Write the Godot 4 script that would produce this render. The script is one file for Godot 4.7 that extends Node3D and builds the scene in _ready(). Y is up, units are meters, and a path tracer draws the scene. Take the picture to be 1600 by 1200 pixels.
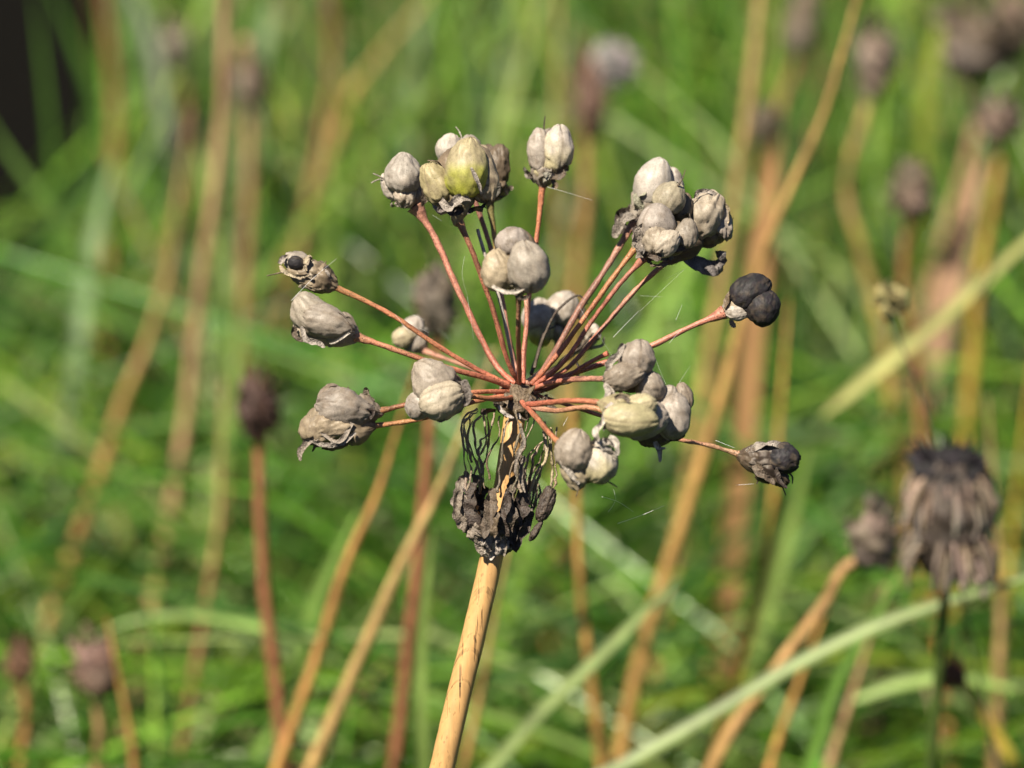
extends Node3D
# A dried, seeding allium head in sunlight, with a meadow of green blades, dry stalks and spent flower heads behind it.

const MM := 0.001
const FOCUS := 0.347          # metres from the lens to the sharp plane
const NEAR_PLANE := 0.35      # metres from the lens to the middle of the umbel
const HALF := 0.0942655       # tangent of half the vertical field of view
const PITCH := 25.0

var rng := RandomNumberGenerator.new()
var noise := FastNoiseLite.new()
var eye := Vector3.ZERO
var right := Vector3.RIGHT
var up := Vector3.UP
var back := Vector3.BACK      # towards the camera
var used := {}
var base_at := Vector3.ZERO   # origin of the thing being built

var paper: StandardMaterial3D
var shiny: StandardMaterial3D
var stalk_mat: StandardMaterial3D
var crumple: StandardMaterial3D
var blade_mat: StandardMaterial3D
var far_stalk_mat: StandardMaterial3D
var silk_mat: StandardMaterial3D
var soil_mat: StandardMaterial3D
var stem_mat: StandardMaterial3D
var wet_mat: StandardMaterial3D
var dull_mat: StandardMaterial3D

# real base colours, linear
var GREY := Color(0.365, 0.318, 0.27)
var TAN := Color(0.42, 0.345, 0.235)
var PALE := Color(0.52, 0.465, 0.395)
var CREAM := Color(0.49, 0.43, 0.26)
var OLIVE := Color(0.38, 0.34, 0.13)
var LIME := Color(0.40, 0.41, 0.06)
var BROWN := Color(0.19, 0.14, 0.09)
var UMBER := Color(0.135, 0.102, 0.073)
var SOOT := Color(0.068, 0.050, 0.039)
var JET := Color(0.026, 0.024, 0.026)
var RED := Color(0.56, 0.175, 0.108)
var ROSE := Color(0.56, 0.29, 0.205)
var RUST := Color(0.46, 0.225, 0.10)
var PLUM := Color(0.22, 0.095, 0.07)
var STRAW := Color(0.62, 0.365, 0.145)


# ------------------------------------------------------------------ mesh collector
class Geo:
	var v := PackedVector3Array()
	var c := PackedColorArray()
	var i := PackedInt32Array()

	func grid(first: int, rows: int, cols: int, wrap: bool):
		var last := cols if wrap else cols - 1
		for r in rows - 1:
			for k in last:
				var a := first + r * cols + k
				var b := first + r * cols + (k + 1) % cols
				var d := a + cols
				var e := b + cols
				i.append_array([a, b, d, b, e, d])

	func commit() -> ArrayMesh:
		var n := PackedVector3Array()
		n.resize(v.size())
		for t in range(0, i.size(), 3):
			var p := v[i[t]]
			var q := (v[i[t + 2]] - p).cross(v[i[t + 1]] - p)
			n[i[t]] += q
			n[i[t + 1]] += q
			n[i[t + 2]] += q
		for t in n.size():
			n[t] = n[t].normalized() if n[t].length_squared() > 0.0 else Vector3.UP
		var a := []
		a.resize(Mesh.ARRAY_MAX)
		a[Mesh.ARRAY_VERTEX] = v
		a[Mesh.ARRAY_NORMAL] = n
		a[Mesh.ARRAY_COLOR] = c
		a[Mesh.ARRAY_INDEX] = i
		var m := ArrayMesh.new()
		m.add_surface_from_arrays(Mesh.PRIMITIVE_TRIANGLES, a)
		return m


# ------------------------------------------------------------------ small helpers
func at(x: float, y: float, d: float) -> Vector3:
	return eye + (right * ((x - 800.0) / 600.0 * HALF) + up * ((600.0 - y) / 600.0 * HALF) - back) * d

func near(x: float, y: float, dz := 0.0) -> Vector3:      # dz: millimetres in front of the umbel's middle
	return at(x, y, NEAR_PLANE - dz * MM)

func px(d := NEAR_PLANE) -> float:                         # metres that one pixel of the photograph spans at that distance
	return HALF / 600.0 * d

func rr(a: float, b: float) -> float:
	return rng.randf_range(a, b)

func nz(p: Vector3, f: float) -> float:
	return noise.get_noise_3d(p.x * f, p.y * f, p.z * f)

func vary(c: Color, k := 0.12) -> Color:
	var f := 1.0 + rr(-k, k)
	return Color(c.r * f * (1.0 + rr(-k, k) * 0.3), c.g * f, c.b * f * (1.0 + rr(-k, k) * 0.4))

func smooth_line(pts: Array, per := 6) -> PackedVector3Array:
	var out := PackedVector3Array()
	for k in pts.size() - 1:
		var a: Vector3 = pts[max(k - 1, 0)]
		var b: Vector3 = pts[k]
		var c: Vector3 = pts[k + 1]
		var d: Vector3 = pts[min(k + 2, pts.size() - 1)]
		for j in per:
			var len1 := maxf(b.distance_to(c), 1e-6)
			out.append(b.cubic_interpolate_in_time(c, a, d, float(j) / per, len1, -maxf(b.distance_to(a), len1 * 0.3), len1 + maxf(c.distance_to(d), len1 * 0.3)))
	out.append(pts[pts.size() - 1])
	return out

func numbered(called: String) -> String:
	used[called] = used.get(called, -1) + 1
	return called if used[called] == 0 else "%s_%03d" % [called, used[called]]

func thing(called: String, label: String, category: String, where: Vector3, group := "") -> Node3D:
	var o := Node3D.new()
	o.name = numbered(called)
	add_child(o)
	o.position = where
	o.set_meta("label", label)
	o.set_meta("category", category)
	if group:
		o.set_meta("group", group)
	base_at = where
	return o

func part(called: String, g: Geo, m: Material, parent: Node) -> MeshInstance3D:
	var o := MeshInstance3D.new()
	o.name = called
	for k in g.v.size():
		g.v[k] -= base_at
	o.mesh = g.commit()
	o.material_override = m
	parent.add_child(o, true)
	return o

func holder(called: String, parent: Node) -> Node3D:
	var o := Node3D.new()
	o.name = called
	parent.add_child(o, true)
	return o


# ------------------------------------------------------------------ shapes
# a round stalk along a line; radius and colour are given at its two ends and, if wanted, flared near the far end
func tube(g: Geo, line: PackedVector3Array, r0: float, r1: float, c0: Color, c1: Color, sides := 10, flare := 0.0, rough := 0.0, streak := 0.25):
	var n := line.size()
	var first := g.v.size()
	var t := (line[1] - line[0]).normalized()
	var a := t.cross(Vector3.UP if absf(t.y) < 0.9 else Vector3.RIGHT).normalized()
	var run := 0.0
	for k in n:
		t = (line[min(k + 1, n - 1)] - line[max(k - 1, 0)]).normalized()
		a = (a - t * a.dot(t)).normalized()
		var b := t.cross(a)
		var s := float(k) / (n - 1)
		if k:
			run += line[k].distance_to(line[k - 1])
		var r := lerpf(r0, r1, s)
		if flare > 0.0:
			r *= 1.0 + flare * smoothstep(0.80, 1.0, s)
		for j in sides:
			var w := TAU * j / sides
			var dir := a * cos(w) + b * sin(w)
			var p := line[k] + dir * r
			var q := nz(p, 1400.0)
			p += dir * r * rough * (q + nz(p, 500.0))
			g.v.append(p)
			var hue := c0.lerp(c1, clampf(s + 0.35 * nz(line[k], 260.0), 0, 1))
			var st := 1.0 + streak * (nz(Vector3(cos(w) * 3.0, sin(w) * 3.0, run * 120.0) + line[0] * 900.0, 1.0) + 0.8 * q)
			g.c.append(Color(hue.r * st, hue.g * st, hue.b * st))
	g.grid(first, n, sides, true)
	for e in 2:
		g.v.append(line[0] if e == 0 else line[n - 1])
		g.c.append(c0 if e == 0 else c1)
		var o := first if e == 0 else first + (n - 1) * sides
		for j in sides:
			if e == 0:
				g.i.append_array([g.v.size() - 1, o + (j + 1) % sides, o + j])
			else:
				g.i.append_array([g.v.size() - 1, o + j, o + (j + 1) % sides])

# a thin dry strip: broad in the middle, cupped, twisted and crinkled
func strip(g: Geo, line: PackedVector3Array, width: float, facing: Vector3, c: Color, twist := 0.6, crinkle := 0.25, taper0 := 0.6):
	var n := line.size()
	var first := g.v.size()
	var spin := rr(-0.5, 0.5)
	for k in n:
		var s := float(k) / (n - 1)
		var t := (line[min(k + 1, n - 1)] - line[max(k - 1, 0)]).normalized()
		var side := t.cross(facing)
		if side.length() < 0.05:
			side = t.cross(Vector3(0.3, 0.8, 0.5))
		side = side.normalized().rotated(t, spin + twist * s)
		var nrm := side.cross(t)
		var w := width * lerpf(taper0, 1.0, smoothstep(0.0, 0.4, s)) * sqrt(maxf(0.02, 1.0 - s * s * s))
		for j in 5:
			var u := j / 2.0 - 1.0
			var p := line[k] + side * u * w * 0.5 - nrm * (1.0 - u * u) * w * 0.22
			p += nrm * nz(p, 1100.0) * width * crinkle + side * nz(p + Vector3.ONE, 900.0) * width * crinkle * 0.6
			g.v.append(p)
			var q := 1.0 + 0.5 * nz(p, 1700.0)
			g.c.append(Color(c.r * q, c.g * q, c.b * q))
	g.grid(first, n, 5, false)
	# the underside, a hair's breadth away, so that the strip has thickness
	var second := g.v.size()
	for k in n * 5:
		var r := k / 5
		var t2 := (line[min(r + 1, n - 1)] - line[max(r - 1, 0)]).normalized()
		var e := g.v[first + r * 5 + 4] - g.v[first + r * 5]
		var away := e.cross(t2).normalized() * 0.05 * MM
		g.v.append(g.v[first + k] - away)
		g.c.append(g.c[first + k])
	g.grid(second, n, 5, false)

# a swollen seed chamber, egg shaped, its long axis along a; seam: how deep the line down its outer face is
func egg(g: Geo, mid: Vector3, a: Vector3, b: Vector3, c: Vector3, o: Dictionary):
	var nu: int = o.get("nu", 48)
	var nv: int = o.get("nv", 32)
	var wrinkle: float = o.get("wrinkle", 0.05)
	var seam: float = o.get("seam", 0.022)
	var taper: float = o.get("taper", 0.12)
	var tone: Color = o.tone
	var second: Color = o.get("second", tone)
	var blotch: Color = o.get("blotch", UMBER.lerp(BROWN, 0.6))
	var share: float = o.get("share", 0.25) + 0.18
	var first := g.v.size()
	var size := b.length()
	var f: float = o.get("freq", 1.0) / size
	var turn: float = o.get("turn", 0.0)
	var shift := Vector3(mid.x * 3100.0, mid.y * 1700.0, mid.z * 2300.0)
	for r in nv + 1:
		var lat := PI * r / nv
		for k in nu:
			var w := TAU * k / nu
			var ring := sin(lat)
			var along := cos(lat)
			var wide := 1.0 - taper * along
			var dir := a * along + (b * sin(w) + c * cos(w)) * ring * wide
			var q := dir * f
			var m := nz(q * 0.55 + shift, 1.0)
			var fine := nz(q * 1.7 + shift, 1.0)
			var ridge := absf(nz(Vector3(sin(w) * 2.6, cos(w) * 2.6, along * 0.8) + shift, 1.0))
			var crease := absf(nz(q * 2.2 + shift * 1.3, 1.0))
			var h := 1.0 + wrinkle * (1.6 * m + 0.7 * fine - 1.8 * ridge + 0.4) - (0.012 + 0.3 * wrinkle) * exp(-crease * crease * 90.0)
			var vein := exp(-pow(sin(w * 3.5 + 1.6 * m + shift.x) * ring / 0.16, 2.0)) * smoothstep(0.15, 0.5, ring)
			h += vein * (0.008 + 0.10 * wrinkle)
			var d := absf(wrapf(w - turn, -PI, PI)) * ring
			h += seam * (0.45 * exp(-pow((d - 0.14) / 0.08, 2.0)) - exp(-pow(d / 0.06, 2.0)))
			g.v.append(mid + dir * h)
			var col := tone.lerp(second, smoothstep(-0.35, 0.75, -along + 0.9 * m))
			col = col.lerp(blotch, share * smoothstep(0.05, 0.45, nz(q * 1.3 + shift + Vector3(9, 5, 2), 1.0) + 0.5 * fine))
			if seam > 0.0:
				col = col.lerp(blotch, 0.6 * exp(-pow(d / 0.05, 2.0)))
			var k2 := 1.0 - 0.10 * vein + 0.25 * m + 0.15 * fine + 0.10 * nz(q * 4.5 + shift, 1.0)
			g.c.append(Color(col.r * k2, col.g * k2, col.b * k2))
	g.grid(first, nv + 1, nu, true)

# lump of shrivelled tissue
func lump(g: Geo, mid: Vector3, size: Vector3, amount: float, tone: Color, f := 0.9, nu := 26, nv := 18):
	var first := g.v.size()
	for r in nv + 1:
		var lat := PI * r / nv
		for k in nu:
			var w := TAU * k / nu
			var dir := Vector3(sin(lat) * cos(w), cos(lat), sin(lat) * sin(w))
			var p := dir * size
			var q := (mid + p) * (1000.0 * f)
			var m := noise.get_noise_3d(q.x, q.y, q.z) + 0.6 * noise.get_noise_3d(q.x * 2.3, q.y * 2.3, q.z * 2.3)
			var ridge := 1.0 - 2.0 * absf(noise.get_noise_3d(q.x * 1.3 + 50.0, q.y * 0.8, q.z * 1.3))
			g.v.append(mid + p * (1.0 + amount * (m + 0.6 * ridge)))
			var s := 1.0 + 0.7 * m
			g.c.append(Color(tone.r * s, tone.g * s, tone.b * s))
	g.grid(first, nv + 1, nu, true)


# ------------------------------------------------------------------ textures and materials
func noise_texture(f: float, low: float, high: float, octaves := 4, kind := FastNoiseLite.TYPE_SIMPLEX_SMOOTH, sd := 3) -> ImageTexture:
	var n := FastNoiseLite.new()
	n.seed = sd
	n.noise_type = kind
	n.frequency = f
	n.fractal_octaves = octaves
	var im := n.get_seamless_image(512, 512)
	im.convert(Image.FORMAT_L8)
	var bytes := im.get_data()
	for k in bytes.size():
		bytes[k] = int(255.0 * lerpf(low, high, bytes[k] / 255.0))
	return ImageTexture.create_from_image(Image.create_from_data(512, 512, false, Image.FORMAT_L8, bytes))

func surface(rough: float, spec: float, grain: Texture2D, scale: float, relief: Texture2D, depth_cm: float) -> StandardMaterial3D:
	var m := StandardMaterial3D.new()
	m.vertex_color_use_as_albedo = true
	m.roughness = rough
	m.metallic_specular = spec
	m.cull_mode = BaseMaterial3D.CULL_DISABLED
	if grain:
		m.albedo_texture = grain
		m.uv1_triplanar = true
		m.uv1_scale = Vector3.ONE * scale
	if relief:
		m.heightmap_enabled = true
		m.heightmap_texture = relief
		m.heightmap_scale = depth_cm
	return m

func make_materials():
	var speck := noise_texture(0.03, 0.58, 1.2, 5)
	var soft := noise_texture(0.045, 0.76, 1.06, 5, FastNoiseLite.TYPE_SIMPLEX_SMOOTH, 31)
	var fibre := noise_texture(0.05, 0.62, 1.15, 4, FastNoiseLite.TYPE_SIMPLEX, 8)
	var bumps := noise_texture(0.035, 0.0, 1.0, 5, FastNoiseLite.TYPE_SIMPLEX_SMOOTH, 12)
	var grains := noise_texture(0.10, 0.0, 1.0, 4, FastNoiseLite.TYPE_SIMPLEX_SMOOTH, 44)
	paper = surface(0.50, 0.42, soft, 170.0, grains, 0.0014)
	paper.backlight_enabled = true
	paper.backlight = Color(0.42, 0.38, 0.30)
	shiny = surface(0.6, 0.35, soft, 150.0, bumps, 0.004)
	stem_mat = surface(0.42, 0.45, noise_texture(0.05, 0.78, 1.08, 5, FastNoiseLite.TYPE_SIMPLEX_SMOOTH, 61), 1.0, bumps, 0.002)
	stem_mat.uv1_scale = Vector3(70, 5, 70)
	stalk_mat = surface(0.48, 0.45, fibre, 130.0, bumps, 0.006)
	crumple = surface(0.6, 0.45, speck, 220.0, bumps, 0.010)
	far_stalk_mat = surface(0.5, 0.4, fibre, 1.0, null, 0.0)
	far_stalk_mat.uv1_scale = Vector3(60, 6, 60)
	blade_mat = surface(0.44, 0.40, null, 1.0, null, 0.0)
	blade_mat.backlight_enabled = true
	blade_mat.backlight = Color(0.34, 0.42, 0.18)
	wet_mat = surface(0.34, 0.40, null, 1.0, null, 0.0)
	wet_mat.backlight_enabled = true
	wet_mat.backlight = Color(0.34, 0.42, 0.17)
	dull_mat = surface(0.95, 0.12, null, 1.0, null, 0.0)
	silk_mat = surface(0.25, 0.7, null, 1.0, null, 0.0)
	silk_mat.albedo_color = Color(0.97, 0.97, 0.98)
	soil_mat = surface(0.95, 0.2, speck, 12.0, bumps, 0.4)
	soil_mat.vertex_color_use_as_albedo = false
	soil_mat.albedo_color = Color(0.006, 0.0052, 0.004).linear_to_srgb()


# ------------------------------------------------------------------ the umbel
# chambers: [x, y, dz, half length, half width (pixels), angle of the long axis in degrees, tone, options]
func pod(plant: Node3D, stalk: Array, stalk_tone: Array, chambers: Array, o := {}):
	var dz: float = o.get("dz", 0.0)
	var pts := []
	for p in stalk:
		pts.append(near(p[0], p[1], dz * p[2] if p.size() > 2 else dz))
	for k in range(1, pts.size() - 1):
		pts[k] += (right * rr(-1, 1) + up * rr(-1, 1)) * 0.13 * MM
	var line := smooth_line(pts, 9)
	var g := Geo.new()
	var thick: float = o.get("thick", 0.29) * 0.78
	tube(g, line, thick * 0.95 * MM, thick * 1.02 * MM, stalk_tone[0], stalk_tone[1], 10, o.get("flare", 0.75) * 1.25, 0.2, 0.6)
	part("flower_stalk", g, stalk_mat, plant)
	if chambers.is_empty():
		return
	var capsule := holder("seed_capsule", plant)
	var root: Vector3 = pts[pts.size() - 1]
	var centre := Vector3.ZERO
	for c in chambers:
		var s := px(NEAR_PLANE - (dz + c[2]) * MM)
		var mid := near(c[0], c[1], dz + c[2])
		centre += mid / chambers.size()
		var w := deg_to_rad(c[5])
		var a := right * cos(w) + up * sin(w)
		var b := up * cos(w) - right * sin(w)
		var opt := {"tone": vary(c[6], 0.06), "wrinkle": rr(0.05, 0.09), "turn": rr(-0.9, 0.9)}
		opt.merge(c[7] if c.size() > 7 else {}, true)
		var deep: float = opt.get("deep", 0.95)
		g = Geo.new()
		egg(g, mid, a * c[3] * s * 1.05, b * c[4] * s * 1.09, back * c[4] * s * deep * 1.05, opt)
		part("seed_chamber", g, opt.get("mat", paper), capsule)
	# the shrivelled petals that sit round the base
	var axis := (centre - root).normalized()
	var size := maxf(root.distance_to(centre), 1.0 * MM)
	var e := axis.cross(back).normalized()
	var f := e.cross(axis).normalized()
	var tone: Color = o.get("petal_tone", UMBER)
	g = Geo.new()
	var cup: float = o.get("cup", 0.42)
	egg(g, root + axis * size * 0.26, axis * size * 0.46, e * size * cup, f * size * cup, {"tone": o.get("cup_tone", (chambers[0][6] as Color).lerp(BROWN, 0.3)), "taper": -0.55, "wrinkle": 0.10, "share": 0.35})
	part("receptacle", g, paper, capsule)
	var many: int = maxi(2, roundi(o.get("petals", 6) * 0.65))
	for k in many:
		var th: float = TAU * (k + rr(-0.4, 0.4)) / many
		var out := e * cos(th) + f * sin(th)
		var reach: float = rr(0.55, 1.15) * o.get("reach", 1.0)
		var wide: float = size * rr(0.62, 0.95) * o.get("hug", 1.0)
		var p0 := root + axis * size * 0.02 + out * size * 0.12
		var p1: Vector3 = root + axis * size * 0.35 * reach + out * wide * 0.72
		var p2: Vector3 = root + axis * size * 0.75 * reach + out * wide * rr(0.85, 1.05) + e * size * rr(-0.2, 0.2)
		var p3: Vector3 = root + axis * size * rr(0.8, 1.15) * reach + out * wide * rr(0.75, 1.25) + f * size * rr(-0.25, 0.25)
		g = Geo.new()
		strip(g, smooth_line([p0, p1, p2, p3], 5), size * rr(0.18, 0.36), out, vary(tone.lerp(GREY, 0.45), 0.4), rr(-1.2, 1.2), 0.4)
		part("withered_petal", g, crumple, capsule)
	for h in o.get("hairs", []):
		var hp := []
		for q in h:
			hp.append(near(q[0], q[1], dz + (q[2] if q.size() > 2 else 0.0)))
		g = Geo.new()
		tube(g, smooth_line(hp, 4), rr(0.07, 0.11) * MM, 0.05 * MM, o.get("hair_tone", UMBER), o.get("hair_tone", BROWN), 6, 0.0, 0.3)
		part("style", g, crumple, capsule)
	for h in o.get("rags", []):            # [points, width in px, tone]
		var hp := []
		for q in h[0]:
			hp.append(near(q[0], q[1], dz + (q[2] if q.size() > 2 else 0.0)))
		g = Geo.new()
		strip(g, smooth_line(hp, 6), h[1] * px(), back, h[2], rr(-0.8, 0.8), 0.5)
		part("petal_rag", g, crumple, capsule)

func build_umbel():
	var foot := near(640, 1420, -2.0)
	foot.y = 0.0
	var plant := thing("seeding_flower_plant", "sharp dried umbel of grey seed capsules on red stalks atop a straw coloured stem", "plant", foot)
	var g := Geo.new()
	var low := near(676, 1260, -0.5)
	# the stem, down to the ground
	var stem := [near(806, 640, -0.5), near(799, 690), near(791, 750), near(768, 870), near(742, 985), near(715, 1095), near(692, 1195), low, low.lerp(foot, 0.5) + right * 0.004, foot]
	tube(g, smooth_line(stem, 10), 0.92 * MM, 1.16 * MM, STRAW, STRAW.darkened(0.1), 28, 0.0, 0.02, 0.05)
	part("stem", g, stem_mat, plant)
	g = Geo.new()
	lump(g, near(806, 626, -0.5), Vector3(1.7, 1.35, 1.7) * MM, 0.3, BROWN, 1.4)
	part("receptacle", g, crumple, plant)

	var tan_dry := {"wrinkle": 0.10, "share": 0.4}
	var ridge := {"seam": 0.07, "turn": 0.2}
	# upper left
	pod(plant, [[806, 600, 0], [785, 585, .3], [720, 462, .8], [672, 362, 1], [649, 322, 1]], [RED, ROSE], [
		[630, 272, 1.0, 31, 27, 84, GREY.lerp(PALE, .3), {"share": .12}], [650, 290, -0.8, 28, 21, 100, GREY],
		[612, 292, -0.5, 22, 15, 118, PALE], [633, 303, 0.8, 20, 17, 80, TAN.lerp(PALE, .5), {"wrinkle": .12}]],
		{"dz": -3.0, "thick": 0.36, "flare": 1.3, "petal_tone": GREY, "petals": 5, "reach": .7, "hug": .9, "hair_tone": GREY, "hairs": [[[610, 285], [598, 278], [583, 271]], [[608, 288], [595, 280], [580, 286]]],
		"rags": [[[[660, 288, 1], [666, 306, 1.4], [660, 322, 1]], 14, UMBER]]})
	pod(plant, [[812, 600, 0], [800, 585, .3], [764, 470, .8], [735, 390, 1], [714, 338, 1]], [RED, UMBER.lerp(RUST, .5)], [
		[728, 264, 1.4, 46, 31, 82, TAN.lerp(OLIVE, .35), {"second": LIME, "share": .12, "seam": .02}], [752, 270, 0.4, 44, 24, 100, TAN, {"share": .65, "blotch": UMBER, "wrinkle": .08}],
		[681, 286, 0.6, 34, 22, 106, TAN.lerp(OLIVE, .5), {"share": .15}], [710, 270, -1.6, 36, 30, 90, BROWN]],
		{"dz": 3.5, "petal_tone": GREY.lerp(UMBER, .6), "cup": .33, "petals": 7, "reach": .45, "hug": .8, "hairs": [[[690, 262, 0], [682, 252, 1], [668, 251, 1]]],
		"rags": [[[[688, 312, 2.2], [700, 322, 2.5], [722, 308, 2.6], [733, 312, 2]], 16, GREY], [[[692, 322, 2], [706, 332, 2], [724, 326, 2]], 13, SOOT], [[[735, 262, 3], [748, 285, 3.1], [752, 306, 2.6]], 7, GREY]]})
	pod(plant, [[812, 598, 0], [801, 560, .4], [772, 410, .9], [744, 322, 1], [728, 275, 1]], [ROSE, PLUM], [
		[702, 232, 0, 22, 20, 75, PALE, {"share": .05}], [733, 229, -.4, 17, 18, 90, GREY], [716, 240, -1, 24, 22, 90, TAN]],
		{"dz": -5.0, "petals": 3, "reach": .6, "hairs": [[[722, 218], [718, 206], [712, 198]], [[690, 236], [685, 232], [684, 244]]], "hair_tone": PALE})
	pod(plant, [[816, 598, 0], [803, 560, .3], [780, 430, .9], [770, 370, 1], [764, 312, 1]], [RUST, OLIVE.darkened(.4)], [
		[778, 258, 0, 31, 18, 86, UMBER.lerp(BROWN, .5), {"wrinkle": .1}], [764, 262, -1, 34, 20, 90, UMBER], [785, 270, -.5, 22, 10, 80, UMBER]],
		{"dz": -8.0, "petals": 4, "petal_tone": UMBER, "reach": .5})
	pod(plant, [[806, 596, 0], [798, 555, .8], [773, 440, 1], [758, 400, 1], [746, 358, 1]], [PALE, PALE], [], {"dz": 0.5, "thick": 0.20, "flare": 0.0})
	# top
	pod(plant, [[818, 596, 0], [818, 560, .4], [829, 440, .9], [840, 350, 1], [848, 288, 1]], [RED, RUST.lerp(RED, .5)], [
		[843, 234, 0.5, 33, 18, 92, GREY.lerp(PALE, .35)], [872, 234, 0.7, 36, 23, 86, PALE, {"second": CREAM, "share": .08}], [860, 236, -1.3, 34, 22, 90, GREY], [847, 262, .4, 20, 13, 96, CREAM]],
		{"dz": -6.0, "thick": 0.27, "flare": .5, "petals": 4, "reach": .5, "hug": .8, "petal_tone": UMBER.lerp(GREY, .3), "hairs": [[[853, 214], [850, 198], [852, 181]]], "hair_tone": SOOT,
		"rags": [[[[858, 276, 1], [872, 274, 1.2], [883, 264, 1.4], [888, 268, 1]], 14, UMBER], [[[853, 280, 1], [856, 268, 1.5], [854, 256, 1.2]], 13, GREY], [[[836, 272], [829, 276], [826, 270]], 7, SOOT], [[[862, 280, 1], [868, 290, 1], [862, 292, 1]], 8, BROWN]]})
	# front middle
	pod(plant, [[812, 600, 0], [809, 560, .4], [809, 510, .85], [811, 455, 1]], [RED, UMBER.lerp(RUST, .4)], [
		[803, 378, -1.2, 23, 26, 80, GREY, {"share": .35}], [778, 423, 0.6, 31, 25, 96, TAN, {"share": .1, "seam": .03, "turn": -.6}], [824, 417, 1.6, 38, 31, 96, GREY.lerp(TAN, .2), {"share": .12}], [812, 390, -1.4, 30, 26, 90, BROWN]],
		{"dz": 11.0, "thick": 0.27, "petals": 4, "reach": .35, "hug": .9, "petal_tone": TAN, "rags": [[[[768, 446, 1.6], [785, 455, 2.4], [806, 456, 2.6], [820, 450, 2.5]], 7, PALE], [[[800, 455, 2], [812, 466, 2.3], [828, 462, 2]], 8, UMBER]]})
	pod(plant, [[818, 600, 0], [819, 560, .4], [821, 500, .9], [822, 462, 1]], [RED, ROSE], [], {"dz": -1.0, "thick": 0.24, "flare": 0.1})
	# upper right, white one behind
	pod(plant, [[832, 600, 0], [846, 580, .3], [906, 480, .8], [965, 392, 1], [996, 338, 1]], [PLUM, ROSE], [
		[1021, 285, 0.6, 38, 27, 70, PALE, {"share": .03, "wrinkle": .03}], [1051, 290, -.4, 26, 16, 84, PALE.lerp(GREY, .4)], [1032, 292, -1.3, 32, 24, 76, GREY]],
		{"dz": -6.0, "thick": 0.36, "petals": 5, "reach": .5, "hug": .8, "petal_tone": GREY.lerp(UMBER, .4),
		"rags": [[[[990, 335, 1], [972, 345, 1], [962, 362, 1], [960, 372, 1]], 17, GREY.lerp(UMBER, .4)], [[[992, 326, 0], [976, 332, -.5], [968, 350, -1], [975, 366, -1]], 24, SOOT]]})
	pod(plant, [[830, 600, 0], [850, 580, .3], [920, 485, .8], [965, 425, 1], [997, 382, 1]], [RED, RUST.lerp(STRAW, .35)], [
		[1046, 310, 0.2, 26, 24, 60, GREY.lerp(OLIVE, .3), {"share": .15}], [1026, 348, 1.5, 30, 28, 80, GREY, {"share": .2, "wrinkle": .04}], [1064, 326, -1.2, 25, 17, 70, UMBER.lerp(BROWN, .5)]],
		{"dz": 1.0, "cup": .25, "thick": 0.30, "flare": .4, "petals": 3, "reach": .4, "petal_tone": BROWN, "hairs": [[[1059, 291, 1], [1066, 280, 1], [1071, 265, 1]]],
		"rags": [[[[1000, 402, 2], [1001, 380, 2.4], [1006, 358, 2.6], [1018, 356, 2.8]], 22, GREY.lerp(UMBER, .3)]]})
	pod(plant, [[834, 602, 0], [866, 578, .4], [930, 490, .8], [978, 436, 1], [1008, 402, 1]], [RED, RED.lerp(ROSE, .5)], [
		[1041, 379, 2.2, 23, 18, 40, PALE.lerp(TAN, .5), {"share": .08}], [1026, 376, 1.7, 22, 20, 80, TAN.lerp(GREY, .5), {"wrinkle": .09}], [1073, 364, 1.0, 23, 17, 80, BROWN.lerp(GREY, .7), {"seam": .05}], [1052, 372, -.4, 26, 22, 60, BROWN]],
		{"dz": 2.0, "cup": .25, "cup_tone": BROWN, "thick": 0.27, "flare": .8, "petals": 6, "reach": .5, "hug": .8, "petal_tone": UMBER, "rags": [[[[1012, 398, 2.4], [1026, 402, 2.8], [1038, 392, 3]], 12, SOOT.lerp(UMBER, .5)], [[[1040, 398, 2], [1056, 390, 2], [1072, 386, 1.6]], 10, SOOT]]})
	pod(plant, [[838, 604, 0], [884, 580, .4], [940, 515, .8], [1000, 446, 1], [1052, 400, 1]], [RED, ROSE.lerp(RUST, .3)], [
		[1099, 335, 0.6, 37, 29, 55, TAN.lerp(GREY, .5), {"wrinkle": .12, "share": .3}], [1124, 341, 0, 34, 17, 100, GREY, {"wrinkle": .16, "share": .4, "seam": .08}], [1110, 348, -1, 34, 30, 60, BROWN, {"wrinkle": .12}]],
		{"dz": -2.0, "cup": .26, "cup_tone": UMBER, "thick": 0.27, "flare": .3, "petals": 5, "reach": .9, "hug": .75, "petal_tone": SOOT.lerp(UMBER, .5), "hairs": [[[1137, 358], [1141, 350], [1146, 340]], [[1134, 356], [1140, 346], [1142, 340]]],
		"rags": [[[[1085, 310, 1.6], [1092, 300, 1.7], [1112, 300, 1.5], [1122, 310, 1.2]], 8, GREY], [[[1128, 312, 1], [1138, 328, 1], [1138, 350, 1]], 8, TAN]]})
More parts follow.
